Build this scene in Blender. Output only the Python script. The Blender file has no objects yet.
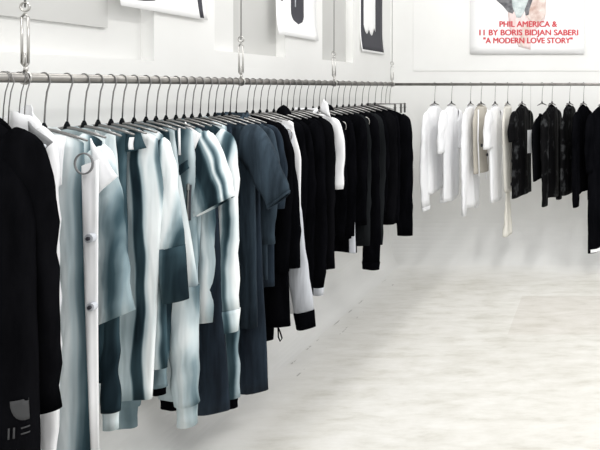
import bpy, bmesh, math, random
from mathutils import Vector, Matrix, noise
R = math.radians
sc = bpy.context.scene
COL = sc.collection

# ------------------------------------------------------------------ helpers
def new_mat(name):
    m = bpy.data.materials.new(name); m.use_nodes = True
    nt = m.node_tree; b = nt.nodes['Principled BSDF']
    return m, nt, b

def plain(name, col, rough=.85, metal=0., spec=.3, sheen=0.):
    m, nt, b = new_mat(name)
    b.inputs['Base Color'].default_value = (*col, 1)
    b.inputs['Roughness'].default_value = rough
    b.inputs['Metallic'].default_value = metal
    b.inputs['Specular IOR Level'].default_value = spec
    b.inputs['Sheen Weight'].default_value = sheen
    return m

def link(nt, a, b): nt.links.new(a, b)

def ramp_node(nt, stops):
    r = nt.nodes.new('ShaderNodeValToRGB')
    e = r.color_ramp.elements
    while len(e) > 1: e.remove(e[0])
    e[0].position = stops[0][0]; e[0].color = (*stops[0][1], 1)
    for p, c in stops[1:]:
        n = e.new(p); n.color = (*c, 1)
    return r

def noise_node(nt, vec, scale, detail=3., rough=.5, dist=0.):
    n = nt.nodes.new('ShaderNodeTexNoise')
    n.inputs['Scale'].default_value = scale
    n.inputs['Detail'].default_value = detail
    n.inputs['Roughness'].default_value = rough
    n.inputs['Distortion'].default_value = dist
    if vec is not None: link(nt, vec, n.inputs['Vector'])
    return n

def mapping(nt, scale=(1, 1, 1), loc=(0, 0, 0)):
    tc = nt.nodes.new('ShaderNodeTexCoord')
    mp = nt.nodes.new('ShaderNodeMapping')
    mp.inputs['Scale'].default_value = scale
    mp.inputs['Location'].default_value = loc
    link(nt, tc.outputs['Object'], mp.inputs['Vector'])
    return mp.outputs['Vector'], tc

def math_node(nt, op, a, b=None, c=None, clamp=False):
    n = nt.nodes.new('ShaderNodeMath'); n.operation = op; n.use_clamp = clamp
    for i, v in enumerate((a, b, c)):
        if v is None: continue
        if isinstance(v, (int, float)): n.inputs[i].default_value = v
        else: link(nt, v, n.inputs[i])
    return n.outputs[0]

def mottled(name, c0, c1, scale=(4, 4, 4), nscale=2., rough=.9, lo=.3, hi=.7, detail=4., bump=0., spec=.2, loc=(0, 0, 0)):
    m, nt, b = new_mat(name)
    v, _ = mapping(nt, scale, loc)
    n = noise_node(nt, v, nscale, detail, .6)
    r = ramp_node(nt, [(lo, c0), (hi, c1)])
    link(nt, n.outputs['Fac'], r.inputs['Fac'])
    link(nt, r.outputs['Color'], b.inputs['Base Color'])
    b.inputs['Roughness'].default_value = rough
    b.inputs['Specular IOR Level'].default_value = spec
    if bump:
        bp = nt.nodes.new('ShaderNodeBump'); bp.inputs['Strength'].default_value = bump
        bp.inputs['Distance'].default_value = .003
        link(nt, n.outputs['Fac'], bp.inputs['Height']); link(nt, bp.outputs['Normal'], b.inputs['Normal'])
    return m

def creases(nt, b, tc, k=.8):
    """soft rumples in hanging cloth"""
    mp = nt.nodes.new('ShaderNodeMapping'); mp.inputs['Scale'].default_value = (20, 10, 3.2)
    mp.inputs['Rotation'].default_value = (0, .22, 0)
    link(nt, tc.outputs['Object'], mp.inputs['Vector'])
    n = noise_node(nt, mp.outputs['Vector'], 1., 2., .45, .15)
    bp = nt.nodes.new('ShaderNodeBump'); bp.inputs['Strength'].default_value = k; bp.inputs['Distance'].default_value = .02
    link(nt, n.outputs['Fac'], bp.inputs['Height']); link(nt, bp.outputs['Normal'], b.inputs['Normal'])
DYE = [(0., (.010, .020, .027)), (.22, (.045, .082, .100)), (.45, (.21, .285, .315)),
       (.70, (.58, .665, .69)), (.88, (.84, .88, .885)), (1., (.92, .94, .94))]
def wash(name, stops, seed, warp=.05, streak=.22, tilt=0.):
    """hand dyed cloth: pale and teal stripes running down the garment; stops = (x, lightness)"""
    m, nt, b = new_mat(name)
    tc = nt.nodes.new('ShaderNodeTexCoord')
    sp = nt.nodes.new('ShaderNodeSeparateXYZ'); link(nt, tc.outputs['Object'], sp.inputs[0])
    mp = nt.nodes.new('ShaderNodeMapping'); mp.inputs['Scale'].default_value = (3, 3, 2.2)
    mp.inputs['Location'].default_value = (seed * 3.7, seed * 1.3, seed * 2.1)
    link(nt, tc.outputs['Object'], mp.inputs['Vector'])
    n1 = noise_node(nt, mp.outputs['Vector'], 1., 2., .5)
    mp2 = nt.nodes.new('ShaderNodeMapping'); mp2.inputs['Scale'].default_value = (20, 8, 1.6)
    mp2.inputs['Location'].default_value = (seed * 1.7, seed * 2.3, seed * .9)
    link(nt, tc.outputs['Object'], mp2.inputs['Vector'])
    n2 = noise_node(nt, mp2.outputs['Vector'], 1., 2.5, .5, .1)
    w = math_node(nt, 'SUBTRACT', n1.outputs['Fac'], .5)
    x = math_node(nt, 'MULTIPLY_ADD', w, warp * 9, sp.outputs['X'])
    x = math_node(nt, 'MULTIPLY_ADD', sp.outputs['Z'], tilt, x)
    f = math_node(nt, 'MULTIPLY_ADD', x, 1 / .8, .5, clamp=True)
    r = ramp_node(nt, [((sx + .4) / .8, (l, l, l)) for sx, l in stops])
    r.color_ramp.interpolation = 'EASE'
    link(nt, f, r.inputs['Fac'])
    s = math_node(nt, 'SUBTRACT', n2.outputs['Fac'], .5)
    s = math_node(nt, 'MULTIPLY', s, streak * 5.0)
    mp3 = nt.nodes.new('ShaderNodeMapping'); mp3.inputs['Scale'].default_value = (7, 5, 4.2)
    mp3.inputs['Rotation'].default_value = (0, .5, 0); mp3.inputs['Location'].default_value = (seed * 2.7, seed, seed * 3.1)
    link(nt, tc.outputs['Object'], mp3.inputs['Vector'])
    n3 = noise_node(nt, mp3.outputs['Vector'], 1., 1.5, .5, .3)
    s = math_node(nt, 'MULTIPLY_ADD', math_node(nt, 'SUBTRACT', n3.outputs['Fac'], .5), .75 * min(1, streak * 9), s)
    lv = math_node(nt, 'ADD', s, r.outputs['Color'], clamp=True)
    cr = ramp_node(nt, DYE)
    link(nt, lv, cr.inputs['Fac'])
    link(nt, cr.outputs['Color'], b.inputs['Base Color'])
    b.inputs['Roughness'].default_value = .9
    b.inputs['Specular IOR Level'].default_value = .08
    creases(nt, b, tc)
    return m

def tag(o, label=None, cat=None, group=None, kind=None):
    if label: o['label'] = label
    if cat: o['category'] = cat
    if group: o['group'] = group
    if kind: o['kind'] = kind
    return o

def empty(name, loc=(0, 0, 0), rz=0.):
    o = bpy.data.objects.new(name, None); o.empty_display_size = .05
    COL.objects.link(o); o.location = loc; o.rotation_euler = (0, 0, rz)
    return o

def build(name, bm, m, parent=None, smooth=True, solid=0., sub=0, bevel=0.):
    bmesh.ops.recalc_face_normals(bm, faces=bm.faces[:]) if not solid else None
    me = bpy.data.meshes.new(name); bm.to_mesh(me); bm.free()
    if smooth:
        for p in me.polygons: p.use_smooth = True
    me.materials.append(m)
    o = bpy.data.objects.new(name, me); COL.objects.link(o)
    if parent: o.parent = parent
    if sub:
        s = o.modifiers.new('sub', 'SUBSURF'); s.levels = sub; s.render_levels = sub
    if solid:
        s = o.modifiers.new('cloth', 'SOLIDIFY'); s.thickness = solid; s.offset = 0
    if bevel:
        s = o.modifiers.new('bevel', 'BEVEL'); s.width = bevel; s.segments = 2
        s.limit_method = 'ANGLE'
    return o

def grid_bm(rows, close_u=False):
    """rows: list of lists of points"""
    bm = bmesh.new()
    V = [[bm.verts.new(p) for p in r] for r in rows]
    n = len(rows[0])
    for a in range(len(rows) - 1):
        for k in range(n if close_u else n - 1):
            k2 = (k + 1) % n
            bm.faces.new((V[a][k], V[a][k2], V[a + 1][k2], V[a + 1][k]))
    return bm

def add_box(bm, x0, x1, y0, y1, z0, z1):
    v = [bm.verts.new((x, y, z)) for z in (z0, z1) for y in (y0, y1) for x in (x0, x1)]
    for f in ((0, 2, 3, 1), (4, 5, 7, 6), (0, 1, 5, 4), (2, 6, 7, 3), (0, 4, 6, 2), (1, 3, 7, 5)):
        bm.faces.new([v[i] for i in f])

def add_tube(bm, pts, r, n=8, closed=False, cap=True):
    pts = [Vector(p) for p in pts]
    rings = []
    N = len(pts)
    prev = None
    for i, p in enumerate(pts):
        if closed: t = pts[(i + 1) % N] - pts[i - 1]
        else: t = pts[min(i + 1, N - 1)] - pts[max(i - 1, 0)]
        t.normalize()
        if prev is None:
            a = Vector((0, 0, 1)) if abs(t.z) < .9 else Vector((1, 0, 0))
            u = t.cross(a).normalized()
        else:
            u = (prev - t * prev.dot(t)).normalized()
        prev = u; w = t.cross(u)
        rr = r[i] if isinstance(r, (list, tuple)) else r
        rings.append([bm.verts.new(p + (u * math.cos(k * 2 * math.pi / n) + w * math.sin(k * 2 * math.pi / n)) * rr) for k in range(n)])
    M = N if closed else N - 1
    for i in range(M):
        A, B = rings[i], rings[(i + 1) % N]
        for k in range(n):
            bm.faces.new((A[k], A[(k + 1) % n], B[(k + 1) % n], B[k]))
    if cap and not closed:
        bm.faces.new(rings[0][::-1]); bm.faces.new(rings[-1])

def ring_pts(c, r, axis='y', n=20, rx=1., ry=1.):
    out = []
    for k in range(n):
        a = 2 * math.pi * k / n
        d = {'y': (r * rx * math.cos(a), 0, r * ry * math.sin(a)), 'x': (0, r * rx * math.cos(a), r * ry * math.sin(a)),
             'z': (r * rx * math.cos(a), r * ry * math.sin(a), 0)}[axis]
        out.append(Vector(c) + Vector(d))
    return out

# ------------------------------------------------------------------ the place (metres)
CAM_H = 1.60
WX = -2.05            # left wall
WY = 4.60             # back wall
RX, RZ = -1.80, 1.632  # left rail
RY = 4.10             # back rail
RR = .0155
F = 470.
def rail_y(px): return F * -RX / (600 - px)         # distance along the left rail of a hook
def back_x(px): return -(600 - px) * RY / F

# ------------------------------------------------------------------ materials
M = {}
M['wall'] = mottled('wall_paint', (.74, .74, .722), (.79, .79, .775), (1, 1, 1), 1.2, .6, bump=.05)
M['pane'] = mottled('grey_panel', (.47, .47, .455), (.58, .58, .565), (.6, .6, .6), 1.1, .6)
M['pane2'] = mottled('pale_panel', (.66, .66, .645), (.73, .73, .715), (.6, .6, .6), 1.1, .6)
M['chrome'] = plain('chrome', (.50, .49, .47), .28, 1.)
M['wire'] = plain('steel_wire', (.24, .235, .23), .35, 1.)
M['rail'] = mottled('rail_steel', (.20, .19, .18), (.32, .31, .29), (3, 3, 3), 6, .38, spec=.5)
M['rail'].node_tree.nodes['Principled BSDF'].inputs['Metallic'].default_value = .85
M['black'] = mottled('black_cloth', (.0016, .0017, .0022), (.0042, .0043, .0055), (14, 14, 3), 1.5, 1., spec=.0)
M['black2'] = mottled('soft_black_cloth', (.0022, .0023, .0028), (.0055, .0056, .0068), (10, 10, 2), 1.5, 1., spec=.0)
M['char'] = mottled('charcoal_cloth', (.007, .008, .009), (.014, .0155, .017), (10, 10, 2), 1.5, 1., spec=.0)
M['sheen'] = mottled('print_sheen_black_cloth', (.003, .003, .0035), (.10, .105, .11), (8, 8, 6), 1.5, .6, lo=.56, hi=.84, spec=.05)  # grey patches put both the print and the sheen into the cloth colour
M['white'] = mottled('white_cloth', (.80, .81, .83), (.88, .88, .89), (6, 6, 2), 1.2, .9)
M['cream'] = mottled('cream_cloth', (.68, .66, .60), (.78, .76, .70), (6, 6, 2), 1.2, .9)
M['sand'] = mottled('sand_cloth', (.42, .39, .34), (.55, .52, .46), (9, 9, 2), 1.2, .9)
M['grey'] = mottled('grey_cloth', (.16, .165, .17), (.24, .245, .25), (8, 8, 3), 1.2, .9)
M['lgrey'] = mottled('light_grey_cloth', (.48, .50, .54), (.58, .60, .64), (8, 8, 3), 1.2, .9)
M['denim'] = mottled('dark_blue_denim', (.005, .010, .016), (.042, .064, .086), (20, 12, 2.2), 1.2, .9, lo=.32, hi=.74)
M['denim2'] = mottled('blue_denim', (.003, .006, .011), (.022, .036, .054), (20, 12, 2.2), 1.2, .9, lo=.32, hi=.74, loc=(3, 4, 5))
M['denim_in'] = mottled('denim_reverse', (.13, .16, .18), (.20, .23, .25), (16, 16, 4), 1.2, .85)
M['paper'] = plain('poster_paper', (.86, .86, .86), .55)
M['ink'] = plain('poster_ink', (.045, .045, .055), .6)
M['red'] = plain('red_ink', (.56, .06, .075), .6)
M['print_grey'] = plain('faint_grey_print', (.045, .046, .048), .8)
M['card'] = plain('tag_card', (.72, .73, .74), .7)

for k_ in ('white', 'cream', 'lgrey', 'grey', 'denim', 'denim2', 'sheen', 'char'):
    nt_ = M[k_].node_tree
    creases(nt_, nt_.nodes['Principled BSDF'], [n_ for n_ in nt_.nodes if n_.type == 'TEX_COORD'][0], .6)
# ------------------------------------------------------------------ setting
m, nt, b = new_mat('worn_white_floor')
tc = nt.nodes.new('ShaderNodeTexCoord')
sp = nt.nodes.new('ShaderNodeSeparateXYZ'); link(nt, tc.outputs['Object'], sp.inputs[0])
mp = nt.nodes.new('ShaderNodeMapping'); mp.inputs['Scale'].default_value = (3.4, 13, 1); link(nt, tc.outputs['Object'], mp.inputs[0])
n1 = noise_node(nt, mp.outputs[0], 1.3, 7., .68, .15)
r1 = ramp_node(nt, [(.32, (.53, .515, .47)), (.46, (.61, .598, .56)), (.64, (.675, .665, .635))])
link(nt, n1.outputs['Fac'], r1.inputs['Fac'])
n2 = noise_node(nt, tc.outputs['Object'], 1.1, 3., .5)
r2 = ramp_node(nt, [(.35, (.90, .895, .88)), (.65, (1, 1, 1))])
link(nt, n2.outputs['Fac'], r2.inputs['Fac'])
mx = nt.nodes.new('ShaderNodeMix'); mx.data_type = 'RGBA'; mx.blend_type = 'MULTIPLY'; mx.inputs[0].default_value = 1
link(nt, r1.outputs['Color'], mx.inputs[6]); link(nt, r2.outputs['Color'], mx.inputs[7])
# one darker plywood sheet and dark scuffs along the edge of the sheets
def band(sock, lo, hi):
    return math_node(nt, 'MULTIPLY', math_node(nt, 'GREATER_THAN', sock, lo), math_node(nt, 'LESS_THAN', sock, hi))
sheet = math_node(nt, 'MULTIPLY', band(sp.outputs['X'], -.60, 1.3), band(sp.outputs['Y'], 3.05, 3.62))
mpn = nt.nodes.new('ShaderNodeMapping'); mpn.inputs['Scale'].default_value = (9, 6, 1); link(nt, tc.outputs['Object'], mpn.inputs[0])
n3 = noise_node(nt, mpn.outputs[0], 1.5, 4., .6)
jit = math_node(nt, 'MULTIPLY_ADD', n2.outputs['Fac'], .05, sp.outputs['X'])
l1 = math_node(nt, 'MULTIPLY', band(jit, -1.770, -1.760), math_node(nt, 'GREATER_THAN', n3.outputs['Fac'], .545))
l2 = math_node(nt, 'MULTIPLY', band(jit, -1.665, -1.655), math_node(nt, 'GREATER_THAN', n3.outputs['Fac'], .57))
sc_y = band(sp.outputs['Y'], 2.6, 4.0)
scuff = math_node(nt, 'MULTIPLY', math_node(nt, 'MAXIMUM', l1, l2), sc_y)
m1 = nt.nodes.new('ShaderNodeMix'); m1.data_type = 'RGBA'; m1.blend_type = 'MULTIPLY'
link(nt, math_node(nt, 'MULTIPLY', sheet, .55), m1.inputs[0]); link(nt, mx.outputs[2], m1.inputs[6]); m1.inputs[7].default_value = (.87, .84, .82, 1)
m2 = nt.nodes.new('ShaderNodeMix'); m2.data_type = 'RGBA'
link(nt, math_node(nt, 'MULTIPLY', scuff, .5), m2.inputs[0]); link(nt, m1.outputs[2], m2.inputs[6]); m2.inputs[7].default_value = (.16, .15, .14, 1)
# the floor paint whitens towards the walls
edge = nt.nodes.new('ShaderNodeMapRange'); edge.interpolation_type = 'SMOOTHSTEP'
link(nt, math_node(nt, 'MULTIPLY_ADD', n2.outputs['Fac'], .5, sp.outputs['X']), edge.inputs[0])
for i_, v_ in enumerate((-1.72, -1.15, 1., 0.)): edge.inputs[i_ + 1].default_value = v_
edge2 = nt.nodes.new('ShaderNodeMapRange'); edge2.interpolation_type = 'SMOOTHSTEP'
link(nt, math_node(nt, 'MULTIPLY_ADD', n2.outputs['Fac'], .4, sp.outputs['Y']), edge2.inputs[0])
for i_, v_ in enumerate((4.0, 4.5, 0., 1.)): edge2.inputs[i_ + 1].default_value = v_
m3 = nt.nodes.new('ShaderNodeMix'); m3.data_type = 'RGBA'
link(nt, math_node(nt, 'MULTIPLY', math_node(nt, 'MAXIMUM', edge.outputs[0], edge2.outputs[0]), .85), m3.inputs[0])
link(nt, m1.outputs[2], m3.inputs[6]); m3.inputs[7].default_value = (.83, .83, .815, 1)
link(nt, m3.outputs[2], m2.inputs[6])
link(nt, m2.outputs[2], b.inputs['Base Color'])
b.inputs['Roughness'].default_value = .55; b.inputs['Specular IOR Level'].default_value = .3
bp = nt.nodes.new('ShaderNodeBump'); bp.inputs['Strength'].default_value = .12; bp.inputs['Distance'].default_value = .004
link(nt, n1.outputs['Fac'], bp.inputs['Height']); link(nt, bp.outputs['Normal'], b.inputs['Normal'])
M['floor'] = m

CL, CB = .24, .36     # radius of the plaster sweep at the foot of each wall
bm = bmesh.new(); add_box(bm, WX, 2.6, -1.5, WY, -.12, 0)
tag(build('floor', bm, M['floor'], smooth=False), kind='structure')

def sweep_wall(name, prof, a0, a1, along, m):
    """prof: closed outline (offset from the wall into the room, z), extruded along y or x"""
    bm = bmesh.new(); rows = []
    for a in (a0, a1):
        rows.append([bm.verts.new((WX + d, a, z) if along == 'y' else (a, WY - d, z)) for d, z in prof])
    n = len(prof)
    for k in range(n): bm.faces.new((rows[0][k], rows[0][(k + 1) % n], rows[1][(k + 1) % n], rows[1][k]))
    bm.faces.new(rows[0]); bm.faces.new(rows[1][::-1])
    return build(name, bm, m, smooth=False)
def cove_prof(r, ztop, n=14):
    p = [(-.12, -.12), (0, -.12), (r, 0.0)]
    p += [(r - r * math.sin(a), r - r * math.cos(a)) for a in [math.pi / 2 * k / n for k in range(1, n + 1)]]
    return p + [(0, ztop), (-.12, ztop)]
ZS = 1.72              # the walls are plain to here, above it come shallow window recesses
wl = sweep_wall('wall_left', cove_prof(CL, ZS), -1.5, WY, 'y', M['wall'])
wb = sweep_wall('wall_back', cove_prof(CB, 3.3), WX, 2.6, 'x', M['wall'])
for o in (wl, wb): tag(o, kind='structure')
# upper left wall: piers round the recesses
REC = [(1.10, 2.16), (2.50, 3.06), (3.47, 3.90)]
bm = bmesh.new()
ys = [-1.5] + [v for r in REC for v in r] + [WY]
for i in range(0, len(ys), 2): add_box(bm, WX - .12, WX, ys[i], ys[i + 1], ZS, 3.3)
for a, c in REC: add_box(bm, WX - .12, WX, a, c, 2.75, 3.3)
tag(build('trim_1', bm, M['wall'], smooth=False), kind='structure')
for i, (a, c) in enumerate(REC):
    zb = (1.725, 1.80, 1.81)[i]
    w = empty('window_%d' % (i + 1), (WX, a, zb)); tag(w, kind='structure')
    bm = bmesh.new(); add_box(bm, -.12, -.06, 0, c - a, 0, 2.75 - zb)
    o = build('blind', bm, M['pane2'] if i == 0 else M['pane'], w, smooth=False); tag(o, kind='structure')
    bm = bmesh.new(); add_box(bm, -.12, 0, 0, c - a, ZS - zb, 0)
    tag(build('sill', bm, M['wall'], w, smooth=False), kind='structure')
    if i == 0:
        bm = bmesh.new(); add_box(bm, -.062, -.045, 0, .90, .13, 2.75 - zb)
        tag(build('shade', bm, M['pane'], w, smooth=False), kind='structure')
    else:
        k = (c - a) * .33
        bm = bmesh.new(); add_box(bm, -.062, -.045, 0, k, .0, 2.75 - zb)
        tag(build('shade', bm, M['pane2'] if i == 1 else M['pane'], w, smooth=False), kind='structure')
# raised panel on the back wall behind the big poster
bm = bmesh.new(); add_box(bm, -1.83, 2.6, WY - .006, WY + .01, 1.765, 3.3)
tag(build('trim_2', bm, M['wall'], smooth=False, bevel=.004), kind='structure')

# ------------------------------------------------------------------ rails and their cables
o = bmesh.new(); add_tube(o, [(0, -3.9, 0), (0, 0, 0)], RR, 16)
r = build('clothes_rail', o, M['rail']); r.location = (RX, RY + .02, RZ)
tag(r, 'long grey steel clothes rail running along the left wall', 'clothes rail')
o = bmesh.new(); add_tube(o, [(0, 0, 0), (3.4, 0, 0)], .0125, 16)
r2_ = build('clothes_rail', o, M['rail']); r2_.location = (RX + .016, RY, RZ)
tag(r2_, 'grey steel clothes rail in front of the back wall', 'clothes rail')

def cable(px, label, zt, zb, X=RX, Y=None, big=True):
    Y = rail_y(px) if Y is None else Y
    t = empty('hanging_cable', (X, Y, RZ)); tag(t, label, 'cable', 'cables holding up the rails')
    bm = bmesh.new(); add_tube(bm, [(0, 0, zt + .01), (.002, 0, 3.3 - RZ)], .0022, 6); build('wire', bm, M['wire'], t)
    g = .010
    bm = bmesh.new()
    for s in (-1, 1): add_tube(bm, [(s * g, 0, zb), (s * g * 1.0, 0, zt - .02)], .0032, 6)
    add_tube(bm, [(-g, 0, zb), (0, 0, zb - .012), (g, 0, zb)], .0032, 6)
    add_tube(bm, [(-g, 0, zt - .02), (0, 0, zt - .008), (g, 0, zt - .02)], .0032, 6)
    add_tube(bm, [(0, 0, zb - .01), (0, 0, zb + .035)], .0028, 6)
    build('turnbuckle', bm, M['chrome'], t)
    bm = bmesh.new(); add_tube(bm, ring_pts((0, 0, zt + .012), .014, 'y', 14), .003, 6, closed=True); build('eye_hook', bm, M['chrome'], t)
    bm = bmesh.new()
    add_tube(bm, ring_pts((0, 0, 0), RR + .0035, 'y', 18), .0035, 6, closed=True)
    add_tube(bm, [(0, 0, RR + .004), (.004, 0, zb - .012)], .0055, 6)
    build('clamp', bm, M['chrome'], t)
cable(25, 'steel cable with turnbuckle holding the left rail nearest the black jacket', .21, .045)
cable(241, 'steel cable with turnbuckle above the dark denim clothes', .20, .045)
cable(334, 'steel cable above the white tee on the left rail', .19, .05)
cable(391.5, 'thin steel cable at the corner where both rails meet', .17, .04, Y=RY - .03)

# ------------------------------------------------------------------ hangers
NECK = .165           # from the rail's axis down to the hanger's neck
def hook_path(r=RR + .0025, n=NECK, bend=.012):
    pts = [(r * math.cos(a), 0, r * math.sin(a)) for a in [R(200 - k * 20) for k in range(0, 11)]]
    pts += [(r + .002, 0, -.012), (r * .4 + bend * .2, 0, -.045), (0.004, 0, -.09), (0, 0, -n)]
    return pts
def hanger_parts(root, kind, half):
    rr = .0021
    bm = bmesh.new()
    if kind == 'loop':
        for s in (-.006, .006):
            add_tube(bm, [(p[0] + (s if i > 10 else s * .4), s * .3, p[2]) for i, p in enumerate(hook_path())], .0014, 6)
    else: add_tube(bm, hook_path(), rr, 8)
    build('hook', bm, M['wire'], root)
    bm = bmesh.new()
    if kind == 'clip':
        add_tube(bm, [(-half, 0, -NECK), (half, 0, -NECK)], .0028, 8)
        build('bar', bm, M['wire'], root)
        for s in (-1, 1):
            bm = bmesh.new()
            add_box(bm, s * half - .006, s * half + .006, -.006, .006, -NECK - .075, -NECK + .006)
            add_tube(bm, [(s * half - .012, 0, -NECK - .03), (s * half + .012, 0, -NECK - .03)], .004, 6)
            build('clip', bm, M['wire'], root, smooth=False)
    else:
        pts = [(x * half, 0, -NECK - .045 * abs(x) ** 1.3 * half / .17) for x in (-1, -.75, -.5, -.25, 0, .25, .5, .75, 1)]
        add_tube(bm, pts, [.0035, .005, .0055, .0055, .006, .0055, .0055, .005, .0035], 8)
        build('shoulder_bar', bm, M['wire'], root)
        bm = bmesh.new(); add_tube(bm, [(0, 0, -NECK + .020), (0, 0, -NECK + .008), (0, 0, -NECK - .004)], [.003, .007, .009], 8)
        build('neck_cap', bm, M['char'], root)
HPROTO = {}
def copy_tree(o):
    c = o.copy(); COL.objects.link(c)
    for ch in o.children:
        d = ch.copy(); COL.objects.link(d); d.parent = c
    return c
def hanger(loc, rz, kind, half, label, group):
    key = (kind, round(half, 2))
    if key not in HPROTO:
        t = empty('clothes_hanger', loc, rz); hanger_parts(t, kind, half); HPROTO[key] = t
    else:
        t = copy_tree(HPROTO[key]); t.location = loc; t.rotation_euler = (0, 0, rz)
    return tag(t, label, 'hanger', group)

# ------------------------------------------------------------------ garments
def smooth(a, b, x):
    t = max(0., min(1., (x - a) / (b - a))); return t * t * (3 - 2 * t)

class Body:
    """a hanging top or coat in its own frame: x across the shoulders, -y the front, z = 0 at the hanger's neck"""
    def __init__(s, seed=0, ws=.16, wc=.18, wh=.19, L=.8, d=.018, nw=.06, drop=.05, slope=.25, fold=.009, dz=0., cx=0., lift=0., skew=0.):
        s.seed, s.ws, s.wc, s.wh, s.L, s.d, s.nw, s.drop, s.slope, s.fold, s.dz, s.cx, s.lift, s.skew = seed, ws, wc, wh, L, d, nw, drop, slope, fold, dz, cx, lift, skew
        rnd = random.Random(seed)
        s.k = [(rnd.uniform(8, 14), rnd.uniform(0, 6.3), rnd.uniform(-1.5, 1.5)), (rnd.uniform(18, 30), rnd.uniform(0, 6.3), rnd.uniform(-3, 3)),
               (rnd.uniform(38, 55), rnd.uniform(0, 6.3), rnd.uniform(-4, 4))]
        s.hem = [(rnd.uniform(6, 14), rnd.uniform(0, 6.3)), (rnd.uniform(18, 30), rnd.uniform(0, 6.3))]
    def w(s, t):
        if t < .2: return s.ws + (s.wc - s.ws) * smooth(0, .2, t)
        return s.wc + (s.wh - s.wc) * (t - .2) / .8
    def folds(s, x, z):
        t = min(1, max(0, -z / s.L)); a = s.fold * (.25 + 1.0 * t)
        return a * (math.sin(s.k[0][0] * x + s.k[0][1] + s.k[0][2] * z) + .55 * math.sin(s.k[1][0] * x + s.k[1][1] + s.k[1][2] * z)
                    + .3 * math.sin(s.k[2][0] * x + s.k[2][1] + s.k[2][2] * z)) + .004 * noise.noise((x * 9 + s.seed, z * 6, s.seed * 1.7))
    def pt(s, th, t, off=0.):
        c, sn = math.cos(th), math.sin(th)
        x0 = math.copysign(abs(c) ** .85, c)
        w = s.w(t) + off
        x = w * x0
        zt = -s.slope * abs(s.ws * x0) - (.012 * (abs(x0) ** 6))
        nk = max(0., 1 - (s.ws * abs(x0) / s.nw) ** 2) if s.nw > 0 else 0
        zt += (-s.drop if sn < 0 else -s.drop * .15) * nk ** .6 + .014 * nk
        zb = -s.L + .008 * math.sin(s.hem[0][0] * x + s.hem[0][1]) + .005 * math.sin(s.hem[1][0] * x + s.hem[1][1]) + s.lift * x / .2
        z = zt * (1 - t) + zb * t
        d = s.d * (.30 + .70 * smooth(0, .14, t)) + .016 * nk * (1 - smooth(0, .12, t)) + off
        y = d * math.copysign(abs(sn) ** .75, sn) + s.folds(x, z)
        return Vector((x + s.cx + s.skew * t, y, z + s.dz))
    def front(s, x, z, off=.004):
        """point on the front face at about (x, z)"""
        t = max(0.02, min(1, (-(z - s.dz) - s.slope * abs(x) * .6) / (s.L - s.slope * abs(x) * .6)))
        for _ in range(6):
            w = s.w(t); q = max(-.995, min(.995, (x - s.cx - s.skew * t) / w))
            c = math.copysign(abs(q) ** (1 / .85), q)
            p = s.pt(-math.acos(c), t)
            t = max(.0, min(1, t + (p.z - z) / s.L))
        p = s.pt(-math.acos(c), t); p.y -= off
        return p
    def mesh(s, nt_=26, nth=44):
        return grid_bm([[s.pt(2 * math.pi * (k + .5) / nth, (j / (nt_ - 1)) ** 1.15) for k in range(nth)] for j in range(nt_)], True)
    def patch(s, x0, x1, z0, z1, off=.004, nx=5, nz=10, shape=None):
        return grid_bm([[s.front(*(shape(i / (nx - 1), j / (nz - 1)) if shape else (x0 + (x1 - x0) * i / (nx - 1), z0 + (z1 - z0) * j / (nz - 1))), off)
                         for i in range(nx)] for j in range(nz)])

def tube_rows(path, ra, rb, seed, n=20, fold=.004, wr=.003, tilt=0.):
    """a flattened cloth tube down a path in the x-z plane"""
    rnd = random.Random(seed); ph = [rnd.uniform(0, 6.3) for _ in range(6)]
    N = len(path); rows = []; s = 0.
    for i, p in enumerate(path):
        t = path[min(i + 1, N - 1)] - path[max(i - 1, 0)]; t.normalize()
        u = Vector((-t.z, 0, t.x)).normalized()
        if i: s += (path[i] - path[i - 1]).length
        f = i / (N - 1)
        row = []
        for k in range(n):
            a = 2 * math.pi * k / n
            wob = 1 + .10 * math.sin(2 * a + ph[0] + 5 * s) + .07 * math.sin(3 * a + ph[1] - 9 * s)
            q = p + u * (ra[i] * math.cos(a) * wob) + Vector((0, rb[i] * math.sin(a) * wob, 0))
            q.y += fold * math.sin(14 * q.x + ph[2] + 4 * s) * f + wr * math.sin(46 * s + ph[3] + 3 * math.cos(a)) * smooth(.1, .5, f)
            q += u * (wr * .9 * math.sin(31 * s + ph[4]) * smooth(.1, .5, f))
            q.z += tilt * (q.x - p.x) * smooth(.45, 1, f)
            row.append(q)
        rows.append(row)
    return rows

def sleeve_geom(b, side, L, r0, r1, spread, fwd, seed, thick=.02, n=22, bow=None):
    zs = -b.slope * b.ws + b.dz
    S = Vector((side * (b.ws - .025) + b.cx, 0, zs - .018 - r0 * .45))
    E = Vector((side * (b.ws + spread) + b.cx, fwd, zs - L))
    C = Vector((side * (b.ws + (.035 + max(0, spread) * .55 if bow is None else bow)) + b.cx, fwd * .3, zs - .05 - r0 * .4 - (.0 if spread < .08 else -.02)))
    path = []
    for i in range(n):
        t = i / (n - 1); path.append(S * (1 - t) ** 2 + C * 2 * t * (1 - t) + E * t * t)
    f = [i / (n - 1) for i in range(n)]
    ra = [r0 * .75 + (r0 * .25) * smooth(0, .15, x) if x < .15 else r0 + (r1 - r0) * (x - .15) / .85 for x in f]
    rb = [min(thick, .45 * a) * (.7 + .3 * smooth(0, .2, x)) for a, x in zip(ra, f)]
    return path, ra, rb

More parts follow.
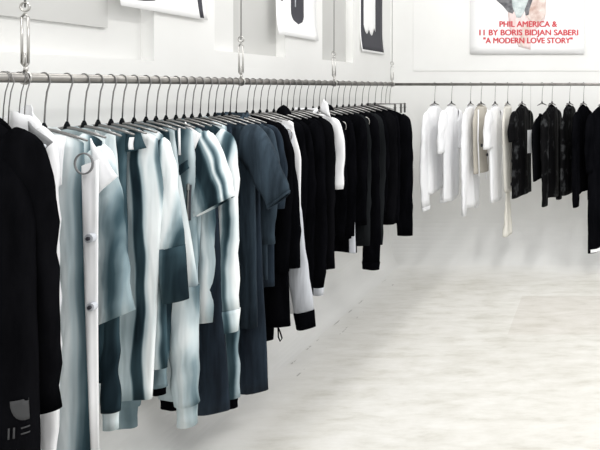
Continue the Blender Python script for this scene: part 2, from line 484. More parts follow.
THICK = .0022
def garment(loc, rz, name, label, cat, group, mat, body=None, sleeve=None, legs=None, collar=None, hood=None, extras=(), seed=1, smat=None):
    root = empty(name, loc, rz); tag(root, label, cat, group)
    mt = M[mat] if isinstance(mat, str) else mat
    sm = (M[smat] if isinstance(smat, str) else smat) or mt
    b = Body(seed=seed, **(body or {}))
    bo = build('body', b.mesh(), mt, root, solid=THICK)
    if sleeve:
        for side in (-1, 1):
            a = dict(L=.6, r0=.08, r1=.05, spread=.02, fwd=0., thick=.02, cuff=None, cl=.05, lining=None); a.update(sleeve)
            if side == -1 and 'left' in a: a.update(a['left'])
            path, ra, rb = sleeve_geom(b, side, a['L'], a['r0'], a['r1'], a['spread'], a['fwd'], seed, a['thick'], bow=a.get('bow'))
            rows = tube_rows(path, ra, rb, seed * 7 + side, tilt=side * a.get('tilt', 0.))
            so = build('sleeve', grid_bm(rows, True), sm, root, solid=THICK)
            if a['cuff']:
                e, d = path[-1], (path[-1] - path[-2]).normalized()
                c = sum((p for p in rows[-1]), Vector()) / len(rows[-1])
                crow = [[c + (p - c) * q + d * a['cl'] * f for p in rows[-1]] for f, q in ((-.08, 1.05), (.1, 1.05), (.5, 1.0), (1., .97))]
                build('cuff', grid_bm(crow, True), M[a['cuff']] if isinstance(a['cuff'], str) else a['cuff'], so, solid=THICK)
    if legs:
        a = dict(L=.7, r0=.09, r1=.06, gap=.09, fwd=0, cuff=None, cl=.05, mat=None, thick=.02, spread=0.); a.update(legs)
        lm = (M[a['mat']] if isinstance(a['mat'], str) else a['mat']) or mt
        for side in (-1, 1):
            n = 20; z0 = -b.L + b.dz + a.get('up', .03)
            path = [Vector((side * (a['gap'] + a['spread'] * (i / (n - 1))) + b.cx, a['fwd'] * (i / (n - 1)), z0 - a['L'] * i / (n - 1))) for i in range(n)]
            ra = [a['r0'] + (a['r1'] - a['r0']) * i / (n - 1) for i in range(n)]
            rb = [min(a['thick'], .5 * x) for x in ra]
            rows = tube_rows(path, ra, rb, seed * 11 + side)
            lo = build('trouser_leg', grid_bm(rows, True), lm, root, solid=THICK)
            if a['cuff']:
                c = sum((p for p in rows[-1]), Vector()) / n
                crow = [[c + (p - c) * q + Vector((0, 0, -a['cl'] * f)) for p in rows[-1]] for f, q in ((-.05, 1.0), (0, .84), (.5, .78), (1., .8))]
                build('cuff', grid_bm(crow, True), M[a['cuff']] if isinstance(a['cuff'], str) else a['cuff'], lo, solid=THICK)
    if collar:
        k = dict(h=.03, mat=None, fall=.0, tip=.05, w=1.); k.update(collar)
        cm = (M[k['mat']] if isinstance(k['mat'], str) else k['mat']) or mt
        nth = 28; rows = []
        for h, out in ((0, 0.), (.5, .002), (1., .004)):
            rows.append([Vector((b.cx + b.nw * 1.02 * math.cos(th) * (1 - .10 * h), (.022 + out) * math.sin(th),
                        b.dz + .004 - b.drop * (.9 if math.sin(th) < 0 else .1) * max(0, 1 - abs(math.cos(th)) ** 2) ** .6 - b.slope * b.nw * .6 + h * k['h'])) for th in [2 * math.pi * q / nth for q in range(nth)]])
        if k['fall']:
            for h, out in ((.6, .008), (1., .013)):
                rows.append([Vector((p.x * 1.0 + (p.x - b.cx) * .22 * h, p.y + math.copysign(out, p.y), p.z - h * (k['fall'] + (k['tip'] * max(0, -math.sin(2 * math.pi * q / nth)) ** 3 if p.y < 0 else 0))))
                             for q, p in enumerate(rows[2])])
        build('collar', grid_bm(rows, True), cm, root, solid=THICK)
    if hood:
        k = dict(w=.09, h=.055, d=.024, up=.0, mat=None); k.update(hood)
        rows = []
        for j in range(9):
            ph = math.pi * j / 8
            rows.append([Vector((b.cx + k.get('cx', 0) + k['w'] * math.sin(ph) * math.cos(a) + .006 * noise.noise((math.cos(a) * 2, ph, seed)), .012 + k['d'] * math.sin(ph) * math.sin(a),
                                 b.dz + k['up'] + k['h'] * .5 * math.cos(ph) - .25 * k['w'] * (math.sin(ph) * math.cos(a)) ** 2 / .09)) for a in [2 * math.pi * q / 20 for q in range(20)]])
        build('hood', grid_bm(rows, True), M[k['mat']] if k['mat'] else mt, root)
    for e in extras: e(b, root)
    if abs(loc[0] - RX) < 1e-6:            # the half next to the wall is pressed flat against it
        for o in [c for p in [root] + list(root.children) for c in p.children]:
            for v in o.data.vertices:
                if v.co.x < -.13: v.co.x = -.13 - .09 * math.tanh((-v.co.x - .13) / .09)
    return root

# extras ------------------------------------------------------------
def X_patch(name, mat, x0, x1, z0, z1, off=.0045, label=None, nx=5, nz=12, shape=None):
    def f(b, root):
        o = build(name, b.patch(x0, x1, z0, z1, off, nx, nz, shape), M[mat] if isinstance(mat, str) else mat, root, solid=.002)
        if label: o['label'] = label
    return f
def X_button(mat, x, z, r=.009, off=.009, name='snap_button', rim=None):
    def f(b, root):
        p = b.front(x, z, off)
        bm = bmesh.new(); add_tube(bm, [p + Vector((0, .004, 0)), p + Vector((0, -.001, 0)), p + Vector((0, -.003, 0))], [r, r, r * .7], 14)
        o = build(name, bm, M[mat], root)
        if rim:
            bm = bmesh.new(); add_tube(bm, [p + Vector((0, -.002, 0)), p + Vector((0, -.0045, 0))], [r * .45, r * .35], 10)
            build('stud', bm, M[rim], o)
    return f
def X_ring(mat, x, z, r, name='ring', y=-.03, tube=.0025, rx=1., ry=1.15):
    def f(b, root):
        bm = bmesh.new(); add_tube(bm, ring_pts((x, y, z), r, 'y', 28, rx, ry), tube, 6, closed=True)
        build(name, bm, M[mat], root)
    return f
def X_tube(name, mat, pts, r):
    def f(b, root):
        bm = bmesh.new(); add_tube(bm, pts, r, 14 if r > .005 else 8); build(name, bm, M[mat], root, smooth=not name.startswith('snap'))
    return f
def X_zip(x, z0, z1):
    def f(b, root):
        o = build('zip', b.patch(x - .007, x + .007, z0, z1, .006, 3, 14), M['ink'], root, solid=.002)
        bm = bmesh.new(); add_tube(bm, [b.front(x, z0 + (z1 - z0) * i / 14, .0095) for i in range(15)], .0018, 6)
        build('zip_teeth', bm, M['chrome'], o)
        p = b.front(x, z0, .012)
        bm = bmesh.new(); add_box(bm, p.x - .006, p.x + .006, p.y - .003, p.y + .003, p.z - .022, p.z + .006)
        build('zip_pull', bm, M['chrome'], o, bevel=.002)
    return f
def X_flap(name, mat, quad, y=-.028):
    """a small folded piece of cloth given by its corner points (x, z)"""
    def f(b, root):
        (a, c, d, e) = quad; rows = []
        for j in range(6):
            v = j / 5; row = []
            for i in range(6):
                u = i / 5
                x = (a[0] * (1 - u) + c[0] * u) * (1 - v) + (e[0] * (1 - u) + d[0] * u) * v
                z = (a[1] * (1 - u) + c[1] * u) * (1 - v) + (e[1] * (1 - u) + d[1] * u) * v
                row.append(Vector((x, y - .006 * math.sin(v * 2.2) - .004 * math.sin(u * 5), z)))
            rows.append(row)
        build(name, grid_bm(rows), M[mat] if isinstance(mat, str) else mat, root, solid=.003)
    return f

class At:
    """local x / z on a garment of the left rail read off the photograph's frame"""
    def __init__(s, h): s.h = h; s.s = (600 - h) / -RX; s.ny = 88 - (RZ - NECK - CAM_H) * s.s
    def x(s, px, y=-.036): return (px - 600) / F * (rail_y(s.h) + y) - RX
    def z(s, py, y=-.036): return (88 - py) / F * (rail_y(s.h) + y) + CAM_H - (RZ - NECK)
def LR(h, name, label, cat, mat, rz=None, gl='clothes on the left rail', **kw):
    if rz is None: rz = random.Random(int(h * 7) + 5).uniform(-7, 7)
    return garment((RX, rail_y(h), RZ - NECK), R(rz), name, label, cat, gl, mat, **kw)
HL = []
def hang(h, what, kind='bar', half=.15, rz=0.):
    hanger((RX, rail_y(h), RZ), R(rz), kind, half, what, 'hangers on the left rail')

# ---- near end: black jacket, white shirt, dyed clothes
a = At(-42)
def logo(b, root):
    zc, xc = a.z(410), a.x(21)
    def half(u, v):
        ang = math.pi * (1 + u); rad = .006 + .025 * v
        return (xc + rad * math.cos(ang), zc + .022 + rad * 1.9 * math.sin(ang) * (1 if v > .1 else .6))
    o = build('print', b.patch(0, 0, 0, 0, .006, 14, 6, half), M['print_grey'], root, solid=.001)
    o['label'] = 'grey round-bottomed emblem'
    for dx in (-.034, -.024):
        o = build('print', b.patch(xc + dx, xc + dx + .0035, zc - .05, zc - .080, .006, 3, 5), M['print_grey'], root, solid=.001)
        o['label'] = 'grey number stroke'
    for j in range(2):
        build('print', b.patch(xc - .010, xc + .022, zc - .054 - .016 * j, zc - .058 - .016 * j, .006, 5, 3), M['print_grey'], root, solid=.001)
LR(-42, 'jacket', 'big black jacket with faint round emblem, nearest on the left rail', 'jacket', 'black2', rz=0, seed=3,
   body=dict(ws=.15, wc=.21, wh=.235, L=1.42, d=.04, slope=.60, dz=.115, nw=.07, drop=.05, fold=.008),
   sleeve=dict(L=.84, r0=.075, r1=.055, spread=-.008, bow=.048, thick=.026, fwd=.075), extras=[logo,
   X_tube('drawcord', 'lgrey', [(.150, -.075, -.07), (.147, -.075, -.10), (.136, -.074, -.125)], .003)])
hang(-42, 'chrome hanger holding the big black jacket nearest on the left rail', half=.17)
hang(5, 'thin double wire hanger just behind the big black jacket', 'loop', .09)
a = At(21)
LR(21, 'shirt', 'white shirt with a dark grey collar flap behind the big black jacket', 'shirt', 'white', rz=0, seed=5,
   body=dict(ws=.065, wc=.085, wh=.085, L=1.40, d=.02, slope=.75, dz=.075, nw=.03, drop=.02, cx=.0),
   sleeve=dict(L=1.15, r0=.045, r1=.032, spread=.008, thick=.02), extras=[
   X_flap('collar_flap', 'grey', [(a.x(30), a.z(121)), (a.x(53), a.z(142)), (a.x(46), a.z(151)), (a.x(37), a.z(150))], -.040),
   X_tube('snap_button', 'lgrey', [(a.x(47), -.042, a.z(146)), (a.x(47), -.052, a.z(146))], .007)])
hang(21, 'thin double wire hanger carrying the white shirt with grey collar flap', 'loop', .07)

a = At(44)
pale = wash('pale_dye', [(-.3, .8), (.0, .84), (.082, .83), (.105, .62), (.126, .30), (.145, .10), (.16, .1)], 1, .006, .035)
LR(44, 'jumpsuit', 'long pale mint jumpsuit with snap buttons on a white fly and a ring', 'jumpsuit', pale, rz=0, seed=8,
   body=dict(ws=.125, wc=.148, wh=.165, L=1.40, d=.018, slope=.28, nw=.05, drop=.03, fold=.006), extras=[
   X_flap('fly', 'white', [(a.x(82), a.z(166)), (a.x(97), a.z(160)), (a.x(99.5), a.z(460)), (a.x(93.5), a.z(460))], -.036),
   X_tube('snap_button', 'lgrey', [(a.x(94), -.040, a.z(237)), (a.x(94), -.052, a.z(237))], .014), X_tube('snap_stud', 'ink', [(a.x(94), -.05, a.z(237)), (a.x(94), -.056, a.z(237))], .006),
   X_tube('snap_button', 'lgrey', [(a.x(95.5), -.040, a.z(305)), (a.x(95.5), -.052, a.z(305))], .013), X_tube('snap_stud', 'ink', [(a.x(95.5), -.05, a.z(305)), (a.x(95.5), -.056, a.z(305))], .006),
   X_ring('grey', a.x(88), a.z(163), .028, y=-.048, tube=.003),
   X_flap('strap', 'white', [(a.x(50), a.z(134)), (a.x(62), a.z(137)), (a.x(60), a.z(185)), (a.x(52), a.z(190))], -.03)])
hang(44, 'chrome hanger carrying the long pale mint jumpsuit', half=.14)

a = At(67)
white_dye = wash('dye_m', [(-.3, .6), (0, .8), (.12, .85), (.2, .7)], 5, .02, .10)
dyeD = wash('dye_d', [(-.3, .6), (-.05, .7), (.06, .75), (.10, .15), (.13, .04), (.2, .1)], 2, .02, .10)
dyeDs = wash('dye_d_sleeve', [(-.3, .7), (.08, .55), (.115, .78), (.15, .88), (.175, .55), (.20, .20), (.24, .45)], 3, .02, .16)
LR(67, 'jacket', 'pale teal jacket with a white pointed collar and wide half sleeves', 'jacket', dyeD, rz=0, seed=11, smat=dyeDs,
   body=dict(ws=.12, wc=.14, wh=.14, L=.86, d=.018, slope=.3, nw=.06, drop=.05),
   sleeve=dict(L=.60, r0=.045, r1=.064, spread=.055, bow=.0, tilt=.3, thick=.026, fwd=-.02),
   legs=dict(L=.325, up=.23, r0=.028, r1=.030, gap=.150, cuff=white_dye, cl=.06),
   extras=[X_flap('collar_flap', 'white', [(a.x(92), a.z(138)), (a.x(106), a.z(158)), (a.x(119), a.z(176)), (a.x(98), a.z(197))], -.040)])
hang(67, 'chrome hanger carrying the pale jacket with white pointed collar', half=.13)

for h, l, w_, sd in ((84, 'narrow mist blue slip top just behind the white pointed collar', .075, 13), (98, 'narrow off-white slip top left of the teal striped jacket', .060, 15), (111, 'narrow grey blue slip top touching the teal striped jacket', .055, 17)):
    LR(h, 'slip_top', l, 'top', white_dye if h != 111 else wash('dye_o', [(-.3, .4), (.03, .5), (.05, .15), (.2, .1)], 20, .02, .15), rz=0, seed=sd,
       body=dict(ws=w_, wc=w_ * 1.05, wh=w_ * 1.3, L=.62, d=.016, nw=.04, drop=.05, slope=.5, fold=.006))
    hang(h, 'chrome hanger carrying the ' + l.split(' just')[0].split(' left')[0].split(' touching')[0], half=.13)
a = At(122)
dyeG = wash('dye_g', [(-.3, .4), (-.10, .25), (-.075, .62), (-.045, .84), (-.01, .80), (.030, .62), (.056, .55), (.064, .05), (.088, .07), (.098, .72), (.115, .94), (.14, .86), (.152, .30), (.160, .06), (.2, .15)], 7, .010, .075)
LR(122, 'jacket', 'long teal and white striped coat with a dark collar and split hem', 'coat', dyeG, rz=0, seed=19,
   body=dict(ws=.135, wc=.155, wh=.125, L=1.04, d=.018, nw=.05, drop=.06, slope=.34, fold=.008, skew=-.02),
   extras=[X_flap('collar', wash('dye_c', [(-.2, .2), (.2, .12)], 9, .02, .12), [(a.x(126), a.z(131)), (a.x(138), a.z(128)), (a.x(146), a.z(148)), (a.x(124), a.z(153))], -.034),
           X_flap('label_tape', 'white', [(a.x(133), a.z(137)), (a.x(136), a.z(137)), (a.x(136.5), a.z(149)), (a.x(133.5), a.z(149))], -.046)])
hang(122, 'chrome hanger carrying the long teal and white striped coat', half=.13)
a = At(134)
dyeS = wash('dye_s', [(-.3, .5), (.05, .5), (.095, .12), (.115, .90), (.15, .96), (.175, .6), (.195, .2), (.25, .3)], 8, .012, .12)
dk = wash('dye_dark', [(-.3, .1), (.1, .12), (.14, .28), (.18, .06), (.3, .1)], 10, .02, .10)
LR(134, 'jacket', 'white streaked jacket with turned-up dark sleeve ends', 'jacket', wash('dye_h', [(-.3, .3), (.05, .6), (.1, .75), (.12, .15), (.15, .6), (.2, .4)], 11, .02, .12), rz=0, seed=21, smat=dyeS,
   body=dict(ws=.115, wc=.125, wh=.135, L=.95, d=.017, nw=.05, drop=.05, slope=.34), sleeve=dict(L=.45, r0=.045, r1=.052, spread=.045, bow=.0, cuff=dk, cl=.19, thick=.024, fwd=-.015))
hang(134, 'chrome hanger carrying the jacket with turned-up dark sleeves', half=.13)
LR(146, 'jumpsuit', 'slim grey teal jumpsuit with black ankle tips behind the split hem', 'jumpsuit', wash('dye_f', [(-.3, .3), (0, .4), (.05, .35), (.1, .25), (.2, .45)], 6, .02, .15), rz=0, seed=17,
   body=dict(ws=.09, wc=.10, wh=.11, L=.70, d=.016, nw=.04, drop=.04, slope=.35), legs=dict(L=.38, r0=.055, r1=.028, gap=.05, spread=.0, cuff='black', cl=.03))
hang(146, 'chrome hanger carrying the slim grey teal jumpsuit', half=.12)
dyeJ = wash('dye_j', [(-.3, .6), (.04, .35), (.07, .62), (.10, .80), (.135, .84), (.16, .62), (.18, .30), (.2, .3)], 12, .012, .08)
LR(156, 'jumpsuit', 'silver blue jumpsuit with a long cuffed leg almost reaching the floor', 'jumpsuit', dyeJ, rz=0, seed=23,
   body=dict(ws=.075, wc=.085, wh=.165, L=.70, d=.018, nw=.04, drop=.05, slope=.4), legs=dict(L=.48, r0=.072, r1=.050, gap=.095, spread=.028, cuff=dyeJ, cl=.085, thick=.030))
hang(156, 'chrome hanger carrying the silver blue jumpsuit', half=.12)
a = At(166)
dyeK = wash('dye_k', [(-.3, .3), (-.05, .6), (-.02, .85), (.005, .62), (.03, .25), (.06, .10), (.09, .22), (.11, .45), (.2, .5)], 14, .015, .15)
LR(166, 'jacket', 'teal zip jacket with a zipped chest pocket', 'jacket', dyeK, rz=0, seed=25,
   body=dict(ws=.105, wc=.118, wh=.125, L=.80, d=.018, nw=.05, drop=.06, slope=.32), extras=[X_zip(a.x(184), a.z(186), a.z(222)),
   X_flap('pocket_flap', dk, [(a.x(171), a.z(172)), (a.x(186), a.z(160)), (a.x(189), a.z(168)), (a.x(173), a.z(182))], -.034),
   X_tube('drawcord', 'white', [(a.x(179), -.036, a.z(128)), (a.x(180), -.038, a.z(155))], .004)])
hang(166, 'chrome hanger carrying the teal zip jacket', half=.12)
a = At(176)
dyeT = wash('dye_t', [(-.35, .95), (-.10, .98), (-.05, .80), (-.015, .35), (.01, .10), (.05, .05), (.068, .45), (.080, .88), (.095, .25), (.12, .85), (.16, .95)], 15, .012, .10, tilt=.5)
LR(176, 'tee_shirt', 'white and teal tee with a puffed short sleeve and white shoulder label', 'tee shirt', wash('dye_p', [(-.3, .3), (0, .3), (.06, .45), (.09, .1), (.12, .5), (.2, .2)], 16, .02, .12), rz=0, seed=27, smat=dyeT,
   body=dict(ws=.115, wc=.115, wh=.10, L=.62, d=.018, nw=.05, drop=.05, slope=.36), sleeve=dict(L=.325, r0=.062, r1=.085, spread=.068, bow=.025, tilt=.35, thick=.036, fwd=-.03),
   extras=[X_flap('shoulder_label', 'white', [(a.x(185), a.z(122)), (a.x(200), a.z(135)), (a.x(195), a.z(149)), (a.x(182), a.z(134))], -.034)])
hang(176, 'chrome hanger carrying the white and teal tee', half=.12)
LR(184, 'shirt', 'slim teal shirt whose narrow sleeve hangs below the puffed short sleeve', 'shirt', 'denim2', rz=0, seed=29, smat=wash('dye_q', [(-.3, .4), (.055, .15), (.08, .55), (.105, .84), (.13, .55), (.155, .12), (.2, .3)], 17, .012, .10),
   body=dict(ws=.10, wc=.12, wh=.085, L=1.28, d=.016, nw=.04, drop=.04, slope=.34, skew=.10), sleeve=dict(L=.84, r0=.045, r1=.040, spread=-.0, bow=.01, thick=.024, fwd=-.01))
hang(184, 'chrome hanger carrying the slim teal shirt', half=.12)
a = At(192)
dyeI = wash('dye_i', [(-.3, .5), (.09, .25), (.115, .82), (.14, .88), (.16, .35), (.180, .16), (.198, .70), (.215, .9), (.25, .95)], 18, .010, .09)
LR(192, 'shirt', 'silver teal shirt with a long cuffed sleeve in front of dark denim', 'shirt', dk, rz=0, seed=31, smat=dyeI,
   body=dict(ws=.13, wc=.15, wh=.15, L=.95, d=.016, nw=.05, drop=.04, slope=.34), sleeve=dict(L=.80, r0=.056, r1=.052, spread=.028, thick=.026, cuff=dyeI, cl=.09, fwd=-.01))
hang(192, 'chrome hanger carrying the silver teal shirt with long cuffed sleeve', half=.13)
dyeL = wash('dye_l', [(-.3, .6), (.06, .68), (.095, .78), (.115, .70), (.135, .25), (.158, .10), (.175, .5), (.25, .6)], 19, .012, .06)
LR(200, 'jumpsuit', 'pale grey green jumpsuit with a dark streak and black ankle tip', 'jumpsuit', dyeL, rz=0, seed=33,
   body=dict(ws=.12, wc=.15, wh=.17, L=.75, d=.016, nw=.05, drop=.04), legs=dict(L=.54, r0=.075, r1=.05, gap=.09, spread=.035, cuff='black', cl=.045, thick=.024))
hang(200, 'chrome hanger carrying the pale grey green jumpsuit', half=.12)

# ---- dark denim
LR(208, 'coat', 'long dark denim coat hanging in front of the wide sleeved denim jacket', 'coat', 'denim2', rz=0, seed=35,
   body=dict(ws=.11, wc=.12, wh=.15, L=1.24, d=.017, nw=.05, drop=.05, slope=.36))
hang(208, 'chrome hanger carrying the long dark denim coat', half=.13)
a = At(215)
LR(215, 'denim_jacket', 'dark blue denim jacket with a wide stiff short sleeve', 'jacket', 'denim', rz=0, seed=37,
   body=dict(ws=.15, wc=.185, wh=.20, L=.98, d=.018, nw=.06, drop=.05, slope=.34), sleeve=dict(L=.33, r0=.080, r1=.056, spread=.165, bow=.06, tilt=.35, thick=.040, fwd=-.03, cuff='denim', cl=.010, left=dict(spread=.02, bow=.02)))
hang(215, 'chrome hanger carrying the wide sleeved denim jacket', half=.15)
LR(223, 'dress', 'long dark blue denim dress reaching below the denim jacket', 'dress', 'denim2', rz=0, seed=39,
   body=dict(ws=.15, wc=.175, wh=.215, L=1.30, d=.017, nw=.06, drop=.05, fold=.011))
hang(223, 'chrome hanger carrying the long denim dress', half=.15)
LR(230, 'denim_jacket', 'blue denim jacket with an open collar behind the wide denim sleeve', 'jacket', 'denim', rz=0, seed=41,
   body=dict(ws=.17, wc=.185, wh=.185, L=.80, d=.016, nw=.07, drop=.06), collar=dict(h=.02, fall=.05, tip=.04), sleeve=dict(L=.58, r0=.05, r1=.04, spread=.0),
   extras=[X_flap('label_tape', 'lgrey', [(.09, -.045), (.115, -.075), (.110, -.081), (.085, -.052)], -.038)])
hang(230, 'chrome hanger carrying the open collared denim jacket', half=.15)
LR(236, 'shirt', 'small dark indigo shirt between denim and black coats', 'shirt', 'denim2', rz=0, seed=43,
   body=dict(ws=.16, wc=.18, wh=.18, L=.85, d=.016, nw=.06, drop=.05), collar=dict(h=.02, fall=.04, mat='denim'), sleeve=dict(L=.42, r0=.06, r1=.05, spread=.02))
hang(236, 'chrome hanger carrying the small dark indigo shirt', half=.15)

# ---- black half of the left rail: (hook, name, label, category, material, keys)
def BL(h, name, label, cat, mat='black', right=30, bottom=300, sleeve=None, hseed=1, rz=None, half=None, **kw):
    q = At(h); wmax = right / q.s
    L = -q.z(bottom, 0)
    bd = dict(ws=wmax * .74, wc=wmax * .86, wh=wmax * .92, L=L, d=.015, nw=.055, drop=.05, slope=.24, fold=.005)
    bd.update(kw.pop('body', {}))
    sl = None
    if sleeve:
        sl = dict(L=-q.z(sleeve, 0) - .24 * bd['ws'], r0=wmax * .27, r1=wmax * .2, spread=wmax * .06, thick=.019)
        sl.update(kw.pop('sl', {}))
    LR(h, name, label, cat, mat, rz=rz, seed=int(h) + hseed, body=bd, sleeve=sl, **kw)
    hang(h, 'chrome hanger carrying the ' + kw.get('hl', label.split(' with ')[0].split(' beside ')[0].split(' behind ')[0].split(' and ')[0]), half=half or min(.15, wmax * .7))
def E_bits(*e): return list(e)
BL(247, 'coat', 'knee length black coat nearest the denim clothes', 'coat', right=45, bottom=325, body=dict(wh=.232), sleeve=270,
   extras=[X_tube('hang_loop', 'black', [(.175, -.012, -1.06), (.195, -.016, -1.095), (.205, -.016, -1.125), (.195, -.016, -1.14), (.185, -.016, -1.12), (.18, -.012, -1.07)], .003)])
BL(253, 'coat', 'black coat with full sleeves covering the middle of the white shirt', 'coat', right=42, bottom=342, sleeve=268,
   body=dict(ws=.12, wc=.15, wh=.10, nw=.04), sl=dict(r0=.045, r1=.055, spread=.06, bow=.085))
a = At(260)
BL(260, 'long_shirt', 'long white shirt with black cuffs among black coats', 'shirt', 'white', right=45, bottom=314, body=dict(ws=.165, wc=.205, wh=.19, nw=.07), smat='lgrey',
   sleeve=314, sl=dict(cuff='black', cl=.085, r0=.045, r1=.050, spread=.055, bow=-.075))
BL(267, 'coat', 'slim black coat with a steel ring, just right of the long white shirt', 'coat', right=36, bottom=290, sleeve=268,
   extras=[X_ring('chrome', .150, -.115, .027, y=-.062, tube=.0026, rx=.8)])
a = At(274)
BL(274, 'hooded_jacket', 'black hooded jacket with hood rising above the rail of hangers', 'jacket', right=38, bottom=262, sleeve=294, hood=dict(w=.105, h=.12, up=-.02, cx=.045), hseed=4)
BL(281, 'parka', 'black parka with long narrow sleeves ending at the pale tip', 'jacket', right=42, bottom=255, sleeve=288, sl=dict(cuff='lgrey', cl=.04))
BL(287, 'sweater', 'plain black sweater left of the coat with white chest label', 'sweater', right=36, bottom=250, sleeve=250)
BL(293, 'coat', 'soft black coat with a small white label at the chest', 'coat', 'black2', right=38, bottom=262, sleeve=270,
   extras=[X_patch('label', 'white', .06, .085, -.17, -.215, .008, 'white label')])
BL(299, 'tunic', 'black tunic with a white hem just before the white tee', 'tunic', right=34, bottom=258, sleeve=225, extras=[X_patch('hem_band', 'white', .02, .16, -.83, -.86, .006, 'white hem')])
BL(306, 'tee_shirt', 'white tee with half sleeve between black jackets', 'tee shirt', 'white', right=38, bottom=188, sleeve=188, sl=dict(r1=.05, r0=.055), body=dict(nw=.075), collar=dict(h=.02), extras=[X_flap('neck_flap', 'white', [(At(306).x(321), At(306).z(112)), (At(306).x(324), At(306).z(99)), (At(306).x(329), At(306).z(103)), (At(306).x(333), At(306).z(118))], -.03)])
BL(313, 'jacket', 'black jacket right behind the white tee', 'jacket', right=33, bottom=240, sleeve=238)
BL(319, 'hooded_jacket', 'black hooded jacket with a steel ring, right of the white tee', 'jacket', right=34, bottom=238, sleeve=236, extras=[X_ring('chrome', .175, -.11, .026, y=-.05, tube=.0024, rx=.7)], hood=dict(w=.10, h=.10, up=-.02, cx=.05))
BL(325, 'skirt_dress', 'black dress with a pale grey side panel and white hem edge', 'dress', right=33, bottom=252, extras=[X_patch('side_panel', 'lgrey', .16, .198, -.66, -.97, .008, 'pale grey panel'),
   X_patch('hem_band', 'white', .0, .20, -.975, -.99, .006, 'white hem edge')])
BL(331, 'coat', 'black coat right of the dress with white hem edge', 'coat', right=34, bottom=225, sleeve=225)
BL(337, 'shirt', 'charcoal shirt among black coats near the corner', 'shirt', 'char', right=33, bottom=232, sleeve=245)
BL(343, 'parka', 'long black parka with a chrome ring and low hanging sleeve', 'jacket', extras=[X_ring('chrome', .185, -.10, .028, y=-.05, tube=.0026)], right=35, bottom=236, sleeve=262, sl=dict(r1=.055, cuff='black', cl=.05))
BL(349, 'coat', 'deep charcoal coat behind the lowest hanging sleeve', 'coat', 'char', right=33, bottom=225, sleeve=245)
BL(355, 'cardigan', 'plain black cardigan fourth from the corner', 'cardigan', right=30, bottom=205, sleeve=215)
BL(362, 'sweater', 'plain black sweater third from the corner', 'sweater', 'black2', right=32, bottom=216, sleeve=225)
BL(368, 'coat', 'short black coat second from the corner', 'coat', right=32, bottom=210, sleeve=222)
BL(375, 'jacket', 'wide black jacket with a small grey print, last before the corner', 'jacket', right=36, bottom=222, sleeve=234, body=dict(ws=.21, slope=.32, d=.02),
   extras=[X_patch('print', 'grey', .118, .145, -.43, -.50, .012, 'small grey print')], sl=dict(r1=.055, r0=.075))
for h, l in ((381, 'bare clip hanger nearest the last black jacket'), (385.5, 'middle bare clip hanger at the corner'), (389.5, 'bare clip hanger closest to the corner cable')):
    hanger((RX, rail_y(h), RZ), R(-4), 'clip', .135 if h > 383 else .12, l, 'hangers on the left rail')

# ---- back rail
def BR(px, name, label, cat, mat, rz, ws, wc, wh, L, sleeve=None, hl=None, hook=True, sag=0., dyy=0., **kw):
    loc = (back_x(px), RY + dyy, RZ - NECK - sag)
    bd = dict(ws=ws * .92, wc=wc, wh=wh, L=L, d=.022, nw=.035, drop=.04, slope=.48, fold=.010); bd.update(kw.pop('body', {}))
    garment(loc, R(rz), name, label, cat, 'clothes on the back rail', mat, body=bd, sleeve=sleeve, seed=int(px * 3), **kw)
    hanger((back_x(px), RY, RZ), R(rz), 'bar', .07, hl or 'chrome hanger carrying the ' + label.split(' with ')[0], 'hangers on the back rail')
q = 115.
def zb(py): return (py - 88) * RY / F + (RZ - NECK - CAM_H)    # length below the neck for a given row
SL = lambda py, ws, **k: dict(dict(L=zb(py) - .46 * ws, r0=.05, r1=.035, spread=.02, thick=.026), **k)
BR(434.6, 'shirt', 'white long sleeved shirt with a black patch, leftmost on the back rail', 'shirt', 'white', 78, .135, .15, .14, zb(190), SL(204, .155, cuff='white', cl=.03, r0=.06, r1=.045),
   hl='chrome hanger carrying the leftmost white shirt', extras=[X_patch('patch', 'ink', .10, .15, -.62, -.68, .01, 'black patch')])
BR(451.5, 'tee_shirt', 'white boxy tee with half sleeves, second on the back rail', 'tee shirt', 'white', 79, .13, .15, .15, zb(198), SL(152, .16, r0=.075, r1=.065, spread=.03))
BR(470.5, 'long_shirt', 'longest plain white long shirt on the back rail', 'shirt', 'white', 84, .125, .14, .13, zb(206), SL(212, .14, r1=.04))
BR(481, 'vest', 'sand grey vest with white straps and dark buckles', 'vest', 'sand', 74, .12, .13, .12, zb(172),
   extras=[X_tube('strap', 'white', [(-.10, -.034, -.05), (-.11, -.036, -.3), (-.09, -.036, -.62)], .006), X_tube('strap', 'white', [(.05, -.034, -.05), (.06, -.036, -.3), (.03, -.036, -.66)], .006),
           X_button('ink', .02, -.45, .014, .016, 'buckle'), X_button('ink', -.05, -.36, .014, .016, 'buckle')])
BR(495, 'tee_shirt', 'long white tee with wide half sleeves right of the sand vest', 'tee shirt', 'white', 82, .13, .14, .13, zb(200), SL(148, .16, r0=.075, r1=.06, spread=.03))
BR(507.6, 'apron_dress', 'cream dress with black buckles on a narrow strap and flared tail', 'dress', 'cream', 82, .09, .10, .055, zb(192),
   legs=dict(L=.40, r0=.016, r1=.050, gap=.018, spread=.012, thick=.026), extras=[X_button('ink', .0, -.50, .016, .014, 'buckle'), X_button('ink', -.02, -.70, .016, .014, 'buckle')],
   hl='chrome hanger carrying the cream strap dress')
BR(522, 'tee_shirt', 'black tee with a glossy print, first black piece on the back rail', 'tee shirt', 'sheen', 72, .14, .16, .155, zb(195), SL(140, .16, r0=.07, r1=.065, spread=.02), hl='chrome hanger carrying the glossy printed black tee')
BR(542, 'vest', 'small black vest hanging lower behind the glossy sleeve', 'vest', 'black2', 62, .13, .15, .15, zb(178) - .09, sag=.09, hl='chrome hanger with the small low hanging black vest')
